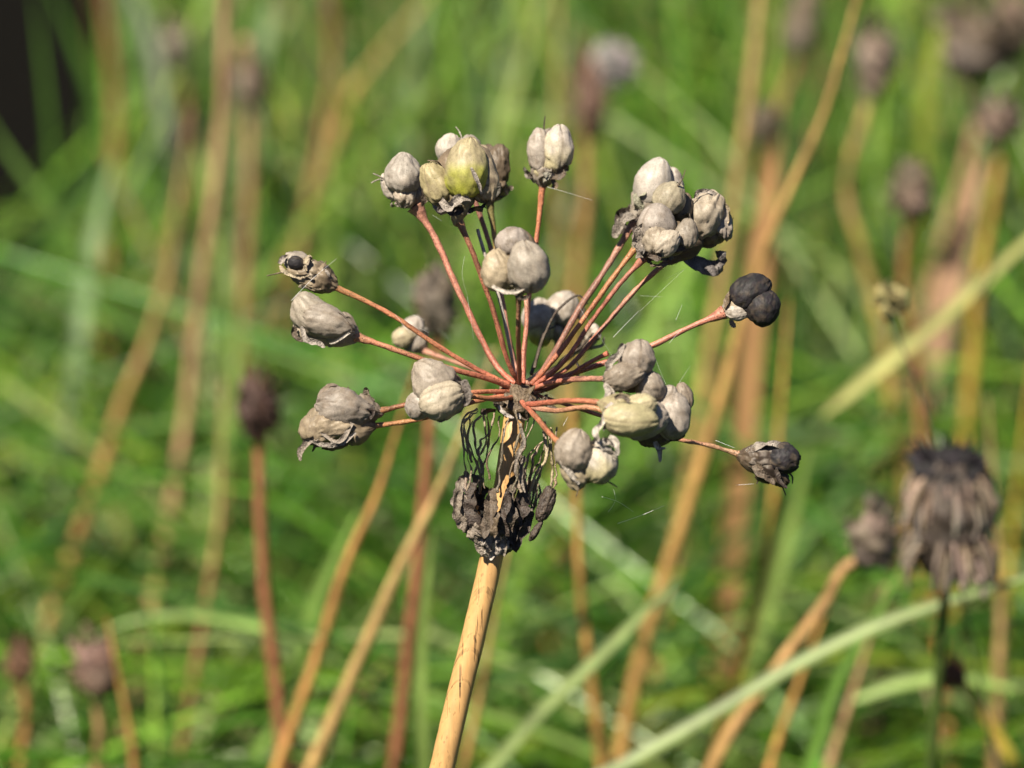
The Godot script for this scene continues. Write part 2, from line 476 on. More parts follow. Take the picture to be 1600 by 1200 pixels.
	# right, with the bare black seeds
	pod(plant, [[840, 606, 0], [868, 596, .3], [1010, 543, .9], [1090, 506, 1], [1132, 488, 1]], [RED, RED.lerp(ROSE, .6)], [
		[1174, 455, 0.3, 33, 26, 30, JET, {"mat": shiny, "share": 0.1, "wrinkle": .055, "seam": 0.0}], [1193, 480, 0.7, 28, 24, 60, JET, {"mat": shiny, "share": 0.1, "wrinkle": .055, "seam": 0.0}], [1180, 472, .3, 26, 20, 10, JET, {"mat": shiny, "wrinkle": .08}], [1154, 468, -.3, 28, 17, 55, SOOT, {"wrinkle": .1}], [1153, 488, 0.4, 19, 12, -5, PALE, {"wrinkle": .08}]],
		{"dz": 0.5, "thick": 0.31, "flare": 1.4, "petals": 2, "reach": .3, "cup": .3, "cup_tone": TAN, "petal_tone": GREY, "rags": [[[[1133, 482, .8], [1136, 462, .6], [1146, 452, .3]], 11, BROWN]]})
	# right middle
	pod(plant, [[836, 606, 0], [862, 598, .3], [915, 590, .8], [950, 592, 1]], [RED, ROSE], [
		[995, 560, 0.8, 28, 27, 80, GREY.lerp(BROWN, .25), {"share": .15}], [975, 588, 1.7, 31, 20, 15, BROWN.lerp(GREY, .55), {"seam": .06, "turn": -.6, "wrinkle": .07}], [1014, 602, 0.4, 28, 21, 110, GREY.lerp(BROWN, .3)], [990, 586, -.8, 28, 25, 0, BROWN]],
		{"dz": 9.0, "thick": 0.30, "flare": .2, "petals": 4, "reach": .5, "hug": .9, "petal_tone": GREY, "rags": [[[[945, 590, 2], [955, 566, 2], [970, 548, 1.6], [974, 536, 1]], 13, GREY], [[[944, 598, 2.4], [950, 612, 3], [946, 626, 3.2], [938, 640, 3]], 11, GREY], [[[950, 604, 2.5], [958, 616, 3], [962, 628, 3]], 9, PALE]]})
	pod(plant, [[836, 614, 0], [862, 604, .3], [920, 570, .8], [950, 552, 1]], [PLUM, RED], [], {"dz": 3.0, "thick": 0.26, "flare": .1})
	# lower right, yellow one
	pod(plant, [[824, 632, .4], [860, 628, .6], [905, 626, .9], [945, 630, 1]], [RED, RUST.lerp(RED, .5)], [
		[986, 656, 1.8, 42, 26, -4, CREAM.lerp(OLIVE, .25), {"second": CREAM, "share": .06, "wrinkle": .04, "seam": .02}], [1002, 637, 0.6, 24, 21, 20, CREAM, {"share": .08, "wrinkle": .07}], [1004, 655, -1.0, 38, 30, 10, GREY]],
		{"dz": 13.0, "thick": 0.32, "flare": .2, "petals": 5, "reach": .55, "hug": .9, "petal_tone": PALE.lerp(GREY, .5), "rags": [[[[946, 640, 2], [942, 660, 2.6], [930, 678, 3], [936, 690, 3]], 10, PALE], [[[952, 682, 2], [964, 694, 2.5], [966, 712, 2.4]], 9, PALE], [[[960, 622, 2], [972, 620, 2.4], [984, 628, 2.5]], 8, UMBER]]})
	pod(plant, [[826, 636, .3], [870, 640, .6], [930, 636, .9], [965, 652, 1]], [ROSE, RUST], [
		[1052, 650, 1.0, 36, 26, 84, GREY.lerp(PALE, .2), {"share": .3, "wrinkle": .05}], [1068, 620, 0, 22, 14, 100, BROWN.lerp(GREY, .4), {"seam": .05}], [1035, 630, 0.4, 30, 22, 60, GREY], [1030, 672, -0.6, 34, 21, 20, UMBER, {"wrinkle": .1}]],
		{"dz": 8.0, "thick": 0.30, "flare": .2, "petals": 5, "reach": 1.1, "hug": .4, "petal_tone": UMBER, "cup": .14, "rags": [[[[1024, 690, 1], [1030, 704, 1], [1032, 722, 1]], 8, PALE], [[[1046, 688, 1], [1060, 684, 1], [1074, 668, .8]], 8, SOOT], [[[1022, 690, 1.2], [1028, 700, 1.3], [1040, 700, 1]], 6, PALE]]})
	# below, front
	pod(plant, [[815, 628, .3], [838, 655, .6], [862, 680, .9], [876, 694, 1]], [RED, RUST], [
		[897, 703, 1.6, 31, 28, 75, GREY.lerp(TAN, .3), {"share": .1}], [936, 724, 0.9, 29, 28, 60, PALE.lerp(GREY, .35), {"second": CREAM, "share": .12}], [897, 738, 1.0, 28, 19, 118, TAN, {"wrinkle": .1, "share": .3}], [915, 720, -1.0, 34, 30, 40, BROWN]],
		{"dz": 13.0, "thick": 0.30, "flare": .1, "petals": 4, "reach": .6, "hug": .8, "petal_tone": TAN, "hairs": [[[906, 754, 1.5], [904, 764, 1.6], [900, 776, 1.6]], [[945, 750], [956, 756], [965, 762]]],
		"rags": [[[[920, 694, 2], [936, 690, 2.4], [950, 704, 2.2], [964, 720, 1.8]], 12, PALE], [[[876, 712, 2.2], [884, 730, 2.4], [898, 748, 2.2], [906, 756, 2]], 10, PALE], [[[940, 688, 1.5], [952, 690, 1.8], [964, 700, 1.4]], 9, GREY]]})
	# far right, dark
	pod(plant, [[840, 618, 0], [930, 648, .5], [1056, 684, .9], [1120, 700, 1], [1160, 712, 1]], [RED, RUST.lerp(TAN, .4)], [
		[1205, 716, 0.2, 40, 24, -8, SOOT, {"wrinkle": .16, "share": .3, "blotch": GREY}], [1224, 718, 0.6, 25, 23, -20, JET, {"mat": shiny, "wrinkle": .08}], [1200, 735, .4, 32, 18, -35, SOOT * 0.6, {"wrinkle": .15}]],
		{"dz": -1.0, "thick": 0.24, "flare": 1.0, "petals": 5, "reach": .9, "hug": .55, "petal_tone": SOOT, "hair_tone": SOOT, "hairs": [[[1215, 750], [1222, 760], [1228, 774]], [[1232, 738], [1238, 745], [1238, 756]], [[1180, 745], [1184, 752], [1182, 756]]],
		"rags": [[[[1166, 706, 1], [1184, 697, 1.4], [1210, 694, 1.4], [1236, 704, 1]], 13, GREY], [[[1176, 724, 1.4], [1192, 742, 1.7], [1212, 752, 1.4]], 16, UMBER], [[[1212, 730, 1.6], [1216, 746, 1.6], [1228, 764, 1.4]], 8, SOOT]]})
	# left, front
	pod(plant, [[806, 620, 0], [785, 622, .4], [752, 620, .9], [730, 618, 1]], [RED, RUST], [
		[677, 596, 0.6, 36, 32, 130, GREY.lerp(TAN, .2), {"share": .15}], [692, 626, 1.6, 36, 28, 20, TAN.lerp(PALE, .3), {"share": .08}], [656, 632, 0.4, 24, 20, 60, GREY.lerp(PALE, .4)], [690, 608, -1, 36, 30, 0, BROWN]],
		{"dz": 6.0, "thick": 0.28, "flare": .2, "petals": 6, "reach": .55, "hug": .8, "petal_tone": UMBER.lerp(GREY, .3), "rags": [[[[722, 595, 1.6], [732, 612, 2], [726, 634, 1.8]], 12, SOOT.lerp(GREY, .3)], [[[676, 652, 1.6], [690, 656, 2], [706, 648, 2]], 7, BROWN]]})
	# left, bottom pair
	pod(plant, [[800, 612, 0], [760, 614, .4], [650, 628, .9], [588, 644, 1]], [RED, RUST.lerp(PLUM, .4)], [
		[538, 638, 1.0, 42, 28, -12, GREY.lerp(BROWN, .3), {"seam": .07, "turn": .3, "share": .35}], [520, 626, 0, 26, 24, 100, BROWN.lerp(GREY, .5), {"share": .4}], [548, 648, -.5, 36, 22, -20, TAN.lerp(BROWN, .5), {"wrinkle": .1}]],
		{"dz": 4.0, "thick": 0.28, "flare": .5, "petals": 6, "reach": .8, "hug": .55, "petal_tone": UMBER, "rags": [[[[510, 622, 0], [516, 608, .6], [528, 606, .8], [540, 615, .6]], 7, PALE], [[[574, 630, 1.4], [582, 640, 1.6], [578, 654, 1.4]], 9, SOOT]], "hairs": [[[540, 618, 0], [546, 610, 0], [543, 604, 0]]]})
	pod(plant, [[800, 618, 0], [765, 624, .4], [650, 657, .9], [578, 666, 1]], [RED, RUST.lerp(STRAW, .2)], [
		[497, 665, 0.5, 31, 25, 75, BROWN.lerp(TAN, .55), {"wrinkle": .1, "share": .4, "seam": .04}], [524, 666, 1.0, 36, 22, 10, TAN.lerp(BROWN, .3), {"wrinkle": .14, "share": .4}], [530, 678, -.4, 40, 20, 12, UMBER, {"wrinkle": .15}]],
		{"dz": 4.0, "thick": 0.27, "flare": .2, "petals": 6, "reach": .9, "hug": .45, "petal_tone": BROWN, "rags": [[[[520, 682, 1.6], [496, 682, 1.8], [478, 694, 1.8], [470, 706, 1.6], [467, 720, 1.5]], 11, BROWN.lerp(GREY, .5)], [[[556, 676, 2], [530, 694, 2.2], [500, 694, 2], [482, 686, 1.8]], 9, GREY], [[[550, 660, 2], [530, 690, 2.4], [500, 676, 2]], 8, GREY.lerp(BROWN, .4)], [[[500, 690, 1], [492, 698, 1.2], [488, 706, 1]], 6, UMBER]]})
	# left
	pod(plant, [[798, 606, 0], [770, 596, .3], [690, 570, .8], [610, 545, 1], [552, 524, 1]], [RED, RUST.lerp(ROSE, .4)], [
		[485, 490, 0.4, 36, 27, 125, GREY.lerp(TAN, .25), {"share": .1}], [510, 502, 1.0, 43, 24, -20, GREY.lerp(BROWN, .2), {"seam": .06, "turn": .5, "share": .2}], [500, 515, -.2, 40, 22, -10, TAN.lerp(GREY, .5), {"wrinkle": .09}]],
		{"dz": 5.0, "thick": 0.30, "flare": .9, "petals": 6, "reach": .75, "hug": .62, "petal_tone": SOOT.lerp(BROWN, .5), "rags": [[[[548, 520, 1.4], [540, 502, 1.8], [524, 488, 1.6], [512, 478, 1]], 8, UMBER], [[[546, 520, 2], [524, 534, 2.4], [514, 536, 2.2]], 5, PALE], [[[470, 510, 1.4], [478, 530, 1.6], [500, 538, 1.6], [508, 543, 1.5]], 9, GREY], [[[458, 510, 1], [462, 526, 1], [476, 532, 1]], 11, UMBER]]})
	# left, top: split open, a black seed inside
	pod(plant, [[796, 600, 0], [770, 588, .3], [690, 545, .8], [610, 490, 1], [518, 446, 1]], [RED, RUST], [
		[490, 428, 0.2, 32, 19, -25, BROWN.lerp(TAN, .35), {"wrinkle": .16, "share": .4}], [464, 408, -.4, 20, 15, -10, GREY, {"wrinkle": .12}], [478, 437, .6, 28, 11, -28, TAN.lerp(BROWN, .4), {"wrinkle": .18, "share": .4}], [463, 411, 0.9, 13, 10, -10, JET, {"mat": shiny, "share": 0.0, "wrinkle": .03}]],
		{"dz": 1.0, "thick": 0.27, "flare": .4, "petals": 6, "reach": .9, "hug": .5, "petal_tone": BROWN, "hair_tone": BROWN, "hairs": [[[446, 424, .8], [430, 428, 1], [417, 431, 1.2]], [[508, 428, 1], [506, 416, 1.2], [510, 408, 1]]],
		"rags": [[[[478, 424, 1.6], [476, 410, 1.8], [484, 401, 1.4], [488, 408, 1.2]], 8, TAN], [[[436, 414, .6], [444, 424, 1.4], [462, 432, 1.6], [484, 430, 1.5]], 7, TAN], [[[437, 412, .6], [444, 402, .4], [456, 400, 0]], 9, GREY], [[[500, 425, 1], [510, 424, 1.3], [514, 432, 1]], 6, GREY]]})
	# at the back, softer
	pod(plant, [[822, 598, 0], [832, 590, .3], [862, 560, .8], [874, 530, 1]], [ROSE, TAN], [
		[842, 495, 0.6, 27, 25, 80, PALE.lerp(GREY, .5)], [880, 482, 0.2, 27, 24, 60, PALE.lerp(GREY, .4)], [846, 520, 1.0, 21, 18, 60, OLIVE.lerp(CREAM, .4), {"second": LIME}], [862, 500, -1, 34, 27, 0, BROWN]],
		{"dz": -15.0, "petals": 5, "petal_tone": UMBER, "hair_tone": SOOT, "rags": [[[[896, 470, 0], [908, 482, .4], [905, 500, .4]], 12, SOOT]]})
	pod(plant, [[826, 600, 0], [850, 585, .3], [890, 560, .8], [906, 545, 1]], [PLUM, UMBER], [
		[920, 528, 0, 20, 13, 60, BROWN.lerp(PALE, .3), {"wrinkle": .18}], [930, 520, 0.2, 13, 8, 100, PALE, {"wrinkle": .2}]],
		{"dz": -11.0, "thick": .2, "petals": 5, "petal_tone": GREY.lerp(UMBER, .5), "hug": .8, "reach": 1.2})
	pod(plant, [[804, 604, 0], [770, 590, .3], [700, 562, .8], [662, 548, 1]], [ROSE, ROSE], [
		[646, 512, 0.2, 18, 16, 80, PALE.lerp(GREY, .5)], [632, 527, 0.6, 19, 15, 20, TAN.lerp(CREAM, .4)], [650, 532, 0, 18, 15, 60, GREY]],
		{"dz": -17.0, "thick": .25, "petals": 3, "petal_tone": GREY})

	# dark arching threads behind the right-hand stalks
	for path in [[[835, 575, -3], [850, 525, -5], [880, 476, -6], [905, 462, -6], [918, 475, -6]], [[860, 590, -3], [880, 560, -4], [905, 545, -5], [920, 530, -6]], [[830, 585, -4], [842, 545, -6], [850, 520, -7], [868, 510, -8]], [[866, 600, -2], [892, 596, -3], [905, 580, -4], [898, 560, -4]]]:
		g = Geo.new()
		var tp := []
		for q in path:
			tp.append(near(q[0], q[1], q[2]))
		tube(g, smooth_line(tp, 6), 0.16 * MM, 0.09 * MM, UMBER, SOOT, 6, 0.0, 0.3)
		part("dry_filament", g, crumple, plant)
	# scraps at the meeting point
	for k in 22:
		var w := rr(0, TAU)
		var p := near(808 + 52 * cos(w) * rr(.3, 1), 628 + 20 * sin(w) * rr(.2, 1), rr(-3, 4))
		g = Geo.new()
		var q1 := p + right * rr(-1.3, 1.3) * MM + up * rr(-.9, .6) * MM + back * rr(-.6, .8) * MM
		var q2 := q1 + right * rr(-1, 1) * MM + up * rr(-.7, .5) * MM
		strip(g, smooth_line([p, q1, q2], 4), rr(.2, .55) * MM, back, vary([UMBER, BROWN, UMBER, SOOT, PALE][k % 5], .3), rr(-1.5, 1.5), 0.6)
		part("petal_scrap", g, crumple, plant)
	# withered bud stalks that hang from the meeting point into the collar
	for path in [
		[[748, 640, 3], [730, 652, 3], [726, 690, 3], [732, 715, 3], [734, 745, 3], [730, 770, 3]], [[752, 646, 2], [738, 660, 2], [744, 700, 2], [757, 735, 2], [760, 765, 2]], [[772, 645, 2], [768, 672, 2], [752, 690, 2], [746, 715, 2], [758, 760, 2]],
		[[782, 650, 3], [776, 690, 3], [764, 712, 3], [762, 750, 3]], [[798, 650, 4], [786, 680, 4], [787, 715, 4], [782, 745, 4], [778, 770, 4]], [[806, 640, 3], [812, 672, 3.4], [806, 705, 3.4], [808, 740, 3], [802, 770, 3]], [[832, 650, 3], [826, 690, 3], [812, 715, 3], [808, 745, 3], [815, 772, 3]],
		[[852, 660, 1], [856, 690, 1], [850, 722, 1], [838, 742, 1], [826, 790, 1]], [[846, 690, 2], [832, 706, 2], [824, 735, 2], [820, 770, 2]], [[838, 745, 1], [836, 770, 1], [830, 795, 1]], [[868, 668, 2], [870, 710, 2], [868, 740, 2], [866, 760, 2]], [[828, 760, 0], [842, 730, 0], [856, 700, 0], [852, 670, 0]],
		[[760, 640, 0], [766, 690, 0], [752, 730, 0], [748, 770, 0]], [[735, 655, 4], [728, 690, 4], [740, 720, 4]]]:
		for copy in (1 if absf(path[0][0] - 795) < 30 else 2):
			g = Geo.new()
			var tp := []
			var off := rr(-9, 9) * copy
			for q in path:
				tp.append(near(q[0] + rr(-3, 3) + off, q[1] + rr(-3, 3), q[2] + rr(-.4, .4) - copy * 1.2))
			var kinked := smooth_line(tp, 3)
			for k in kinked.size():
				kinked[k] += right * rr(-.1, .1) * MM + up * rr(-.1, .1) * MM
			tube(g, smooth_line(Array(kinked), 3), rr(0.05, 0.09) * MM, rr(0.08, 0.15) * MM, vary((TAN * 1.25).lerp(BROWN, rr(0, .6)), .3), vary(TAN.lerp(BROWN, rr(0, 1)), .4), 7, 0.0, 0.8)
			part("withered_bud_stalk", g, crumple, plant)
	for path in [[[812, 662, 3.5], [818, 690, 3.8], [808, 716, 3.8], [806, 745, 3.6]], [[818, 712, 3], [814, 745, 3], [820, 770, 3]]]:
		g = Geo.new()
		var tp := []
		for q in path:
			tp.append(near(q[0], q[1], q[2]))
		strip(g, smooth_line(tp, 7), 7 * px(), back, GREY.lerp(UMBER, .45), 0.8, 0.5)
		part("dry_membrane", g, crumple, plant)
	# shrivelled bud hanging free on the right
	g = Geo.new()
	egg(g, near(852, 790, 2), (right * 0.34 + up * 0.94) * 32 * px(), (right * 0.94 - up * 0.34) * 12 * px(), back * 11 * px(), {"tone": SOOT, "wrinkle": .12, "taper": -.2})
	egg(g, near(838, 828, 2), (right * 0.5 + up * 0.86) * 19 * px(), (right * 0.86 - up * 0.5) * 6 * px(), back * 6 * px(), {"tone": SOOT, "wrinkle": .12, "taper": .3})
	part("shrivelled_bud", g, crumple, plant)

	# the papery collar, dark and crumpled
	var collar := holder("spathe_collar", plant)
	for b in [[731, 800, 0.6, 15, 30, BROWN], [812, 806, 0.4, 14, 30, UMBER], [770, 822, -2.4, 34, 24, Color(0.02, 0.016, 0.013)], [772, 842, 1, 27, 20, GREY], [748, 828, 2, 17, 16, BROWN.lerp(GREY, .5)], [793, 840, .5, 15, 20, BROWN], [768, 856, 1.2, 16, 12, GREY.lerp(PALE, .4)], [757, 846, 1.6, 10, 11, GREY.lerp(PALE, .5)], [781, 832, 2, 11, 13, GREY], [770, 832, 2.2, 8, 9, GREY.lerp(PALE, .3)], [745, 838, 1.6, 9, 10, GREY.lerp(BROWN, .4)]]:
		g = Geo.new()
		lump(g, near(b[0], b[1], b[2]), Vector3(b[3] * px(), b[4] * px(), b[3] * px()) * 0.92, 0.42, b[5], 1.1, 34, 24)
		part("collar_lump", g, crumple, collar)
	for f in [
		[[[742, 838, 2], [722, 806, 2.4], [718, 770, 2], [730, 736, 1.4]], 22, BROWN.lerp(GREY, .6)], [[[752, 840, 2.6], [734, 800, 3], [738, 760, 2.4], [744, 742, 1.8]], 24, SOOT], [[[728, 830, 2.6], [714, 802, 3], [714, 780, 2.8], [722, 764, 2.4]], 14, BROWN.lerp(GREY, .4)],
		[[[792, 846, 2], [812, 812, 2.2], [818, 780, 2], [812, 730, 1.4], [814, 712, 1]], 20, SOOT], [[[788, 840, 2.8], [800, 806, 3], [796, 770, 2.6], [806, 742, 2.2]], 16, UMBER], [[[800, 860, 1.5], [818, 830, 1.6], [828, 806, 1], [824, 790, .6]], 16, SOOT], [[[786, 868, 1.2], [800, 852, 1.6], [806, 840, 1.2]], 13, SOOT],
		[[[770, 872, 2], [764, 850, 2.6], [770, 828, 2.8], [764, 806, 2.6]], 13, GREY], [[[756, 866, 2], [746, 846, 2.4], [748, 824, 2.5]], 12, GREY.lerp(BROWN, .4)], [[[782, 868, 2], [786, 846, 2.6], [780, 822, 2.8]], 12, GREY.lerp(BROWN, .3)], [[[764, 874, 2.2], [772, 862, 2.4], [770, 848, 2.8]], 9, PALE.lerp(GREY, .5)],
		[[[750, 836, 3.4], [764, 806, 3.8], [770, 780, 3.4], [768, 762, 3]], 20, UMBER], [[[790, 838, 3], [784, 812, 3.6], [792, 784, 3.4], [790, 762, 3]], 15, SOOT], [[[770, 840, 3.6], [774, 818, 4], [778, 800, 3.8]], 12, BROWN], [[[770, 850, -2], [786, 800, -3], [790, 750, -2.6]], 30, SOOT], [[[760, 850, -2], [750, 800, -3], [752, 758, -2.6]], 30, SOOT]]:
		g = Geo.new()
		var tp := []
		for q in f[0]:
			tp.append(near(q[0], q[1], q[2]))
		strip(g, smooth_line(tp, 7), f[1] * px(), back, f[2], rr(-.5, .5), 0.55, 0.9)
		part("collar_flap", g, crumple, collar)

	# spider silk that clings to the head
	var web := thing("spider_web", "torn strands of white spider silk strung about the sharp umbel", "spider web", near(815, 605))
	for s in [
		[[855, 292, -4], [890, 302, -4], [925, 313, -4], .020], [[455, 470, 6], [488, 436, 5], [526, 404, 4], .022], [[618, 492, 2], [640, 520, 2], .012], [[655, 512, 3], [670, 520, 3], .012], [[958, 527, 4], [980, 504, 4], [998, 486, 4], .02], [[1056, 500, 2], [1066, 476, 2], .016], [[1060, 600, 2], [1078, 572, 2], .012],
		[[965, 818, 6], [1000, 806, 6], [1038, 790, 6], .028], [[940, 776, 6], [966, 784, 6], [990, 800, 6], .018], [[1118, 688, 0], [1148, 700, 0], .028], [[1150, 758, 0], [1178, 756, 0], .024], [[786, 470, 8], [782, 430, 8], [786, 400, 8], .010], [[730, 462, 4], [736, 500, 4], [740, 530, 4], .010], [[1072, 420, 2], [1040, 436, 2], .014],
		[[726, 400, 5], [722, 430, 5], [730, 460, 5], .010], [[880, 665, 8], [888, 650, 8], .022], [[645, 492, 3], [664, 500, 3], .01], [[905, 480, 3], [960, 560, 3], .008], [[1000, 486, 3], [1070, 420, 3], .007], [[950, 800, 6], [962, 780, 6], [958, 764, 6], .014], [[1040, 600, 3], [1024, 560, 3], [1020, 548, 3], .008], [[676, 336, 0], [690, 345, 0], .016],
		[[1046, 536, 2], [1056, 524, 2], [1066, 514, 2], .016], [[1000, 462, 3], [1036, 464, 3], .008]]:
		g = Geo.new()
		var tp := []
		for k in s.size() - 1:
			tp.append(near(s[k][0], s[k][1], s[k][2]))
		var rad: float = s[s.size() - 1]
		tube(g, smooth_line(tp, 5), rad * 0.6 * MM, rad * 0.3 * MM, Color(0.9, 0.9, 0.9), Color(0.9, 0.9, 0.9), 5)
		part("silk_strand", g, silk_mat, web)


# ------------------------------------------------------------------ the plants behind
# points run downwards: [x, y]; d is how far from the lens the topmost one is; lower ones lie under it on an upright plane
func upright(pts: Array, d: float) -> Array:
	var out := []
	var deep := d
	for k in pts.size():
		if k:
			deep += (pts[k][1] - pts[k - 1][1]) * px(deep) * tan(deg_to_rad(PITCH))
		out.append(at(pts[k][0], pts[k][1], deep))
	var last: Vector3 = out[out.size() - 1]
	var way: Vector3 = (last - out[out.size() - 2]).normalized()
	if last.y > 0.004:
		var lean := Vector3(clampf(way.x / maxf(-way.y, 0.3), -1.0, 1.0), 0, clampf(way.z / maxf(-way.y, 0.3), -1.0, 1.0))
		out.append(last + Vector3(lean.x * 0.5, -0.5, lean.z * 0.3) * last.y)
		out.append(Vector3(last.x + lean.x * last.y * 0.65, -0.003, last.z + lean.z * last.y * 0.4))
	return out

func stalk_plant(called: String, label: String, category: String, pts: Array, d: float, radius: float, c0: Color, c1: Color, heads := [], group := "dry stalks standing in the meadow"):
	var line := upright(pts, d)
	var foot: Vector3 = line[line.size() - 1]
	foot.y = 0.0
	var plant := thing(called, label, category, foot, group)
	var g := Geo.new()
	if heads.is_empty() and pts[0][1] > 0:
		line.push_front(line[0] + (line[0] - line[1]).normalized() * 0.012)
	tube(g, smooth_line(line, 7), radius * 0.78 * (0.25 if heads.is_empty() and pts[0][1] > 0 else 0.85) * MM, radius * 1.15 * MM, c0 * 1.8, c1 * 1.8, 10, 0.0, 0.06, 0.6)
	part("stem", g, far_stalk_mat, plant)
	for h in heads:                                        # [x, y, half width, half height, tone, dz]
		var dd: float = d + (h[5] if h.size() > 5 else 0.0) + (h[1] - pts[0][1]) * px(d) * 0.45
		var mid := at(h[0], h[1], dd)
		var s := px(dd)
		g = Geo.new()
		for k in 3:
			lump(g, mid + (right * rr(-.35, .35) * h[2] + up * rr(-.4, .4) * h[3] + back * rr(-.3, .3) * h[2]) * s, Vector3(h[2] * rr(.5, .8), h[3] * rr(.45, .75), h[2] * rr(.5, .8)) * s, 0.42, vary(h[4], .3), 0.55, 24, 18)
		part("flower_head", g, crumple, plant)
		g = Geo.new()
		for k in 70:
			var y := rr(-1, 1)
			var w := rr(0, TAU)
			var r := sqrt(1.0 - y * y)
			var dir := Vector3(cos(w) * r, y, sin(w) * r)
			var p: Vector3 = mid + dir * Vector3(h[2], h[3], h[2]) * s * 0.75
			var tip: Vector3 = p + dir * Vector3(h[2], h[3], h[2]) * s * rr(0.2, 0.55) + Vector3.UP * s * h[3] * 0.2
			strip(g, smooth_line([p, p.lerp(tip, .5) + Vector3(rr(-1, 1), rr(-1, 1), rr(-1, 1)) * s * 4, tip], 3), s * h[2] * rr(.1, .3), dir.cross(Vector3.UP), vary(h[4], .4), 1.0, .4)
		part("dry_bracts", g, crumple, plant)

func build_stalks():
	var orange := Color(0.40, 0.225, 0.07)
	var tan_stem := Color(0.39, 0.275, 0.12)
	var pinkish := Color(0.38, 0.22, 0.135)
	var redbrown := Color(0.27, 0.115, 0.06)
	var gold := Color(0.40, 0.27, 0.05)
	var heady := Color(0.19, 0.142, 0.105)
	var heady2 := Color(0.27, 0.212, 0.16)
	var G := "dry stalks standing in the meadow"
	stalk_plant("dry_stalk", "long tan dry stalk left of the umbel, leaning down from the top edge", "stalk", [[352, -30], [346, 200], [312, 470], [285, 700], [238, 950]], 0.56, 1.05, pinkish, tan_stem)
	stalk_plant("headed_stalk", "upright pinkish stalk with a small brown head, just right of the long tan stalk", "dried flower", [[383, 60], [390, 180], [384, 420], [368, 600]], 0.64, 1.1, pinkish, orange, [[386, 130, 30, 52, heady2]])
	stalk_plant("dry_stalk", "short orange brown stalk that kinks at the left edge of the umbel's background", "stalk", [[282, 290], [262, 430], [232, 530], [192, 628], [170, 700]], 0.58, 1.05, tan_stem, orange)
	stalk_plant("headed_stalk", "red brown stalk with a dark oval head below the lower left capsules", "dried flower", [[402, 650], [406, 760], [412, 900], [430, 1060], [446, 1200]], 0.47, 0.85, redbrown, redbrown, [[404, 636, 34, 58, Color(0.13, 0.075, 0.055)]])
	stalk_plant("dry_stalk", "orange brown stalk crossing the lower left to meet the red brown stalk", "stalk", [[612, 700], [592, 765], [545, 870], [500, 1010], [448, 1160], [430, 1215]], 0.455, 0.9, redbrown.lerp(orange, .5), orange)
	stalk_plant("dry_stalk", "slanting tan stalk just left of the sharp straw stem", "stalk", [[716, 690], [690, 755], [640, 855], [570, 1010], [485, 1205]], 0.45, 0.95, tan_stem, tan_stem.lerp(orange, .5))
	stalk_plant("headed_stalk", "grey brown blurred head behind the umbel's left stalks, on a reddish stalk", "dried flower", [[686, 500], [676, 620], [668, 720], [655, 860], [640, 1000]], 0.46, 0.8, redbrown, redbrown, [[686, 484, 36, 56, heady2]])
	stalk_plant("dry_stalk", "orange stalk standing right of the straw stem, under the front capsules", "stalk", [[896, 640], [902, 780], [906, 900], [924, 1060], [940, 1190]], 0.465, 0.8, orange, orange)
	stalk_plant("dry_stalk", "long orange stalk that sweeps down from the upper right to the bottom edge", "stalk", [[1325, 50], [1290, 170], [1228, 310], [1170, 460], [1128, 620], [1078, 780], [1012, 985], [965, 1195]], 0.47, 1.0, orange.lerp(tan_stem, .6), orange)
	stalk_plant("dry_stalk", "pale tan stalk upright behind the black seeds, reaching the top edge", "stalk", [[1192, -30], [1168, 180], [1140, 370], [1115, 520], [1096, 640]], 0.56, 1.05, tan_stem, tan_stem.lerp(gold, .5))
	stalk_plant("headed_stalk", "bent stalk with a faded pinkish head, right of the sweeping orange stalk", "dried flower", [[1372, 100], [1345, 200], [1322, 270], [1348, 400], [1378, 520], [1395, 640]], 0.58, 0.9, tan_stem, gold, [[1368, 90, 30, 62, heady2]])
	stalk_plant("headed_stalk", "brown stalk from a grey head beside the large shaggy head, curving to the bottom edge", "dried flower", [[1368, 870], [1330, 880], [1290, 940], [1210, 1050], [1130, 1165], [1105, 1215]], 0.45, 0.85, redbrown.lerp(tan_stem, .5), orange.lerp(tan_stem, .4), [[1366, 835, 40, 56, Color(0.25, 0.19, 0.155)]])
	stalk_plant("dry_stalk", "short orange stalk at the bottom edge right of the long pale blade's crossing", "stalk", [[1262, 1030], [1236, 1100], [1205, 1195], [1195, 1240]], 0.47, 0.85, orange, orange)
	stalk_plant("dry_stalk", "light brown stalk at the bottom edge, beside the short orange stalk", "stalk", [[1342, 1052], [1318, 1130], [1294, 1205]], 0.48, 0.85, pinkish, tan_stem)
	stalk_plant("headed_stalk", "yellow green stalk with a small rusty tip in the lower right corner", "dried flower", [[1500, 1062], [1540, 1120], [1580, 1185], [1604, 1240]], 0.47, 0.9, gold, Color(0.24, 0.27, 0.03), [[1492, 1052, 22, 24, redbrown]])
	stalk_plant("dry_stalk", "vertical tan stalk under the large shaggy head near the right edge", "stalk", [[1552, 760], [1560, 880], [1564, 990], [1560, 1080]], 0.5, 0.9, tan_stem, redbrown.lerp(tan_stem, .5))
	stalk_plant("headed_stalk", "orange stalk with a brown head near the right edge above the pale crossing blade", "dried flower", [[1568, 220], [1548, 340], [1530, 440], [1520, 560]], 0.58, 1.0, orange.lerp(gold, .4), gold, [[1562, 185, 34, 40, heady]])
	stalk_plant("headed_stalk", "brown stalk and dull brown head at upper right, left of the pinkish dry leaf", "dried flower", [[1420, 340], [1412, 420], [1432, 560], [1438, 640]], 0.54, 0.8, redbrown, orange, [[1420, 302, 33, 46, heady]])
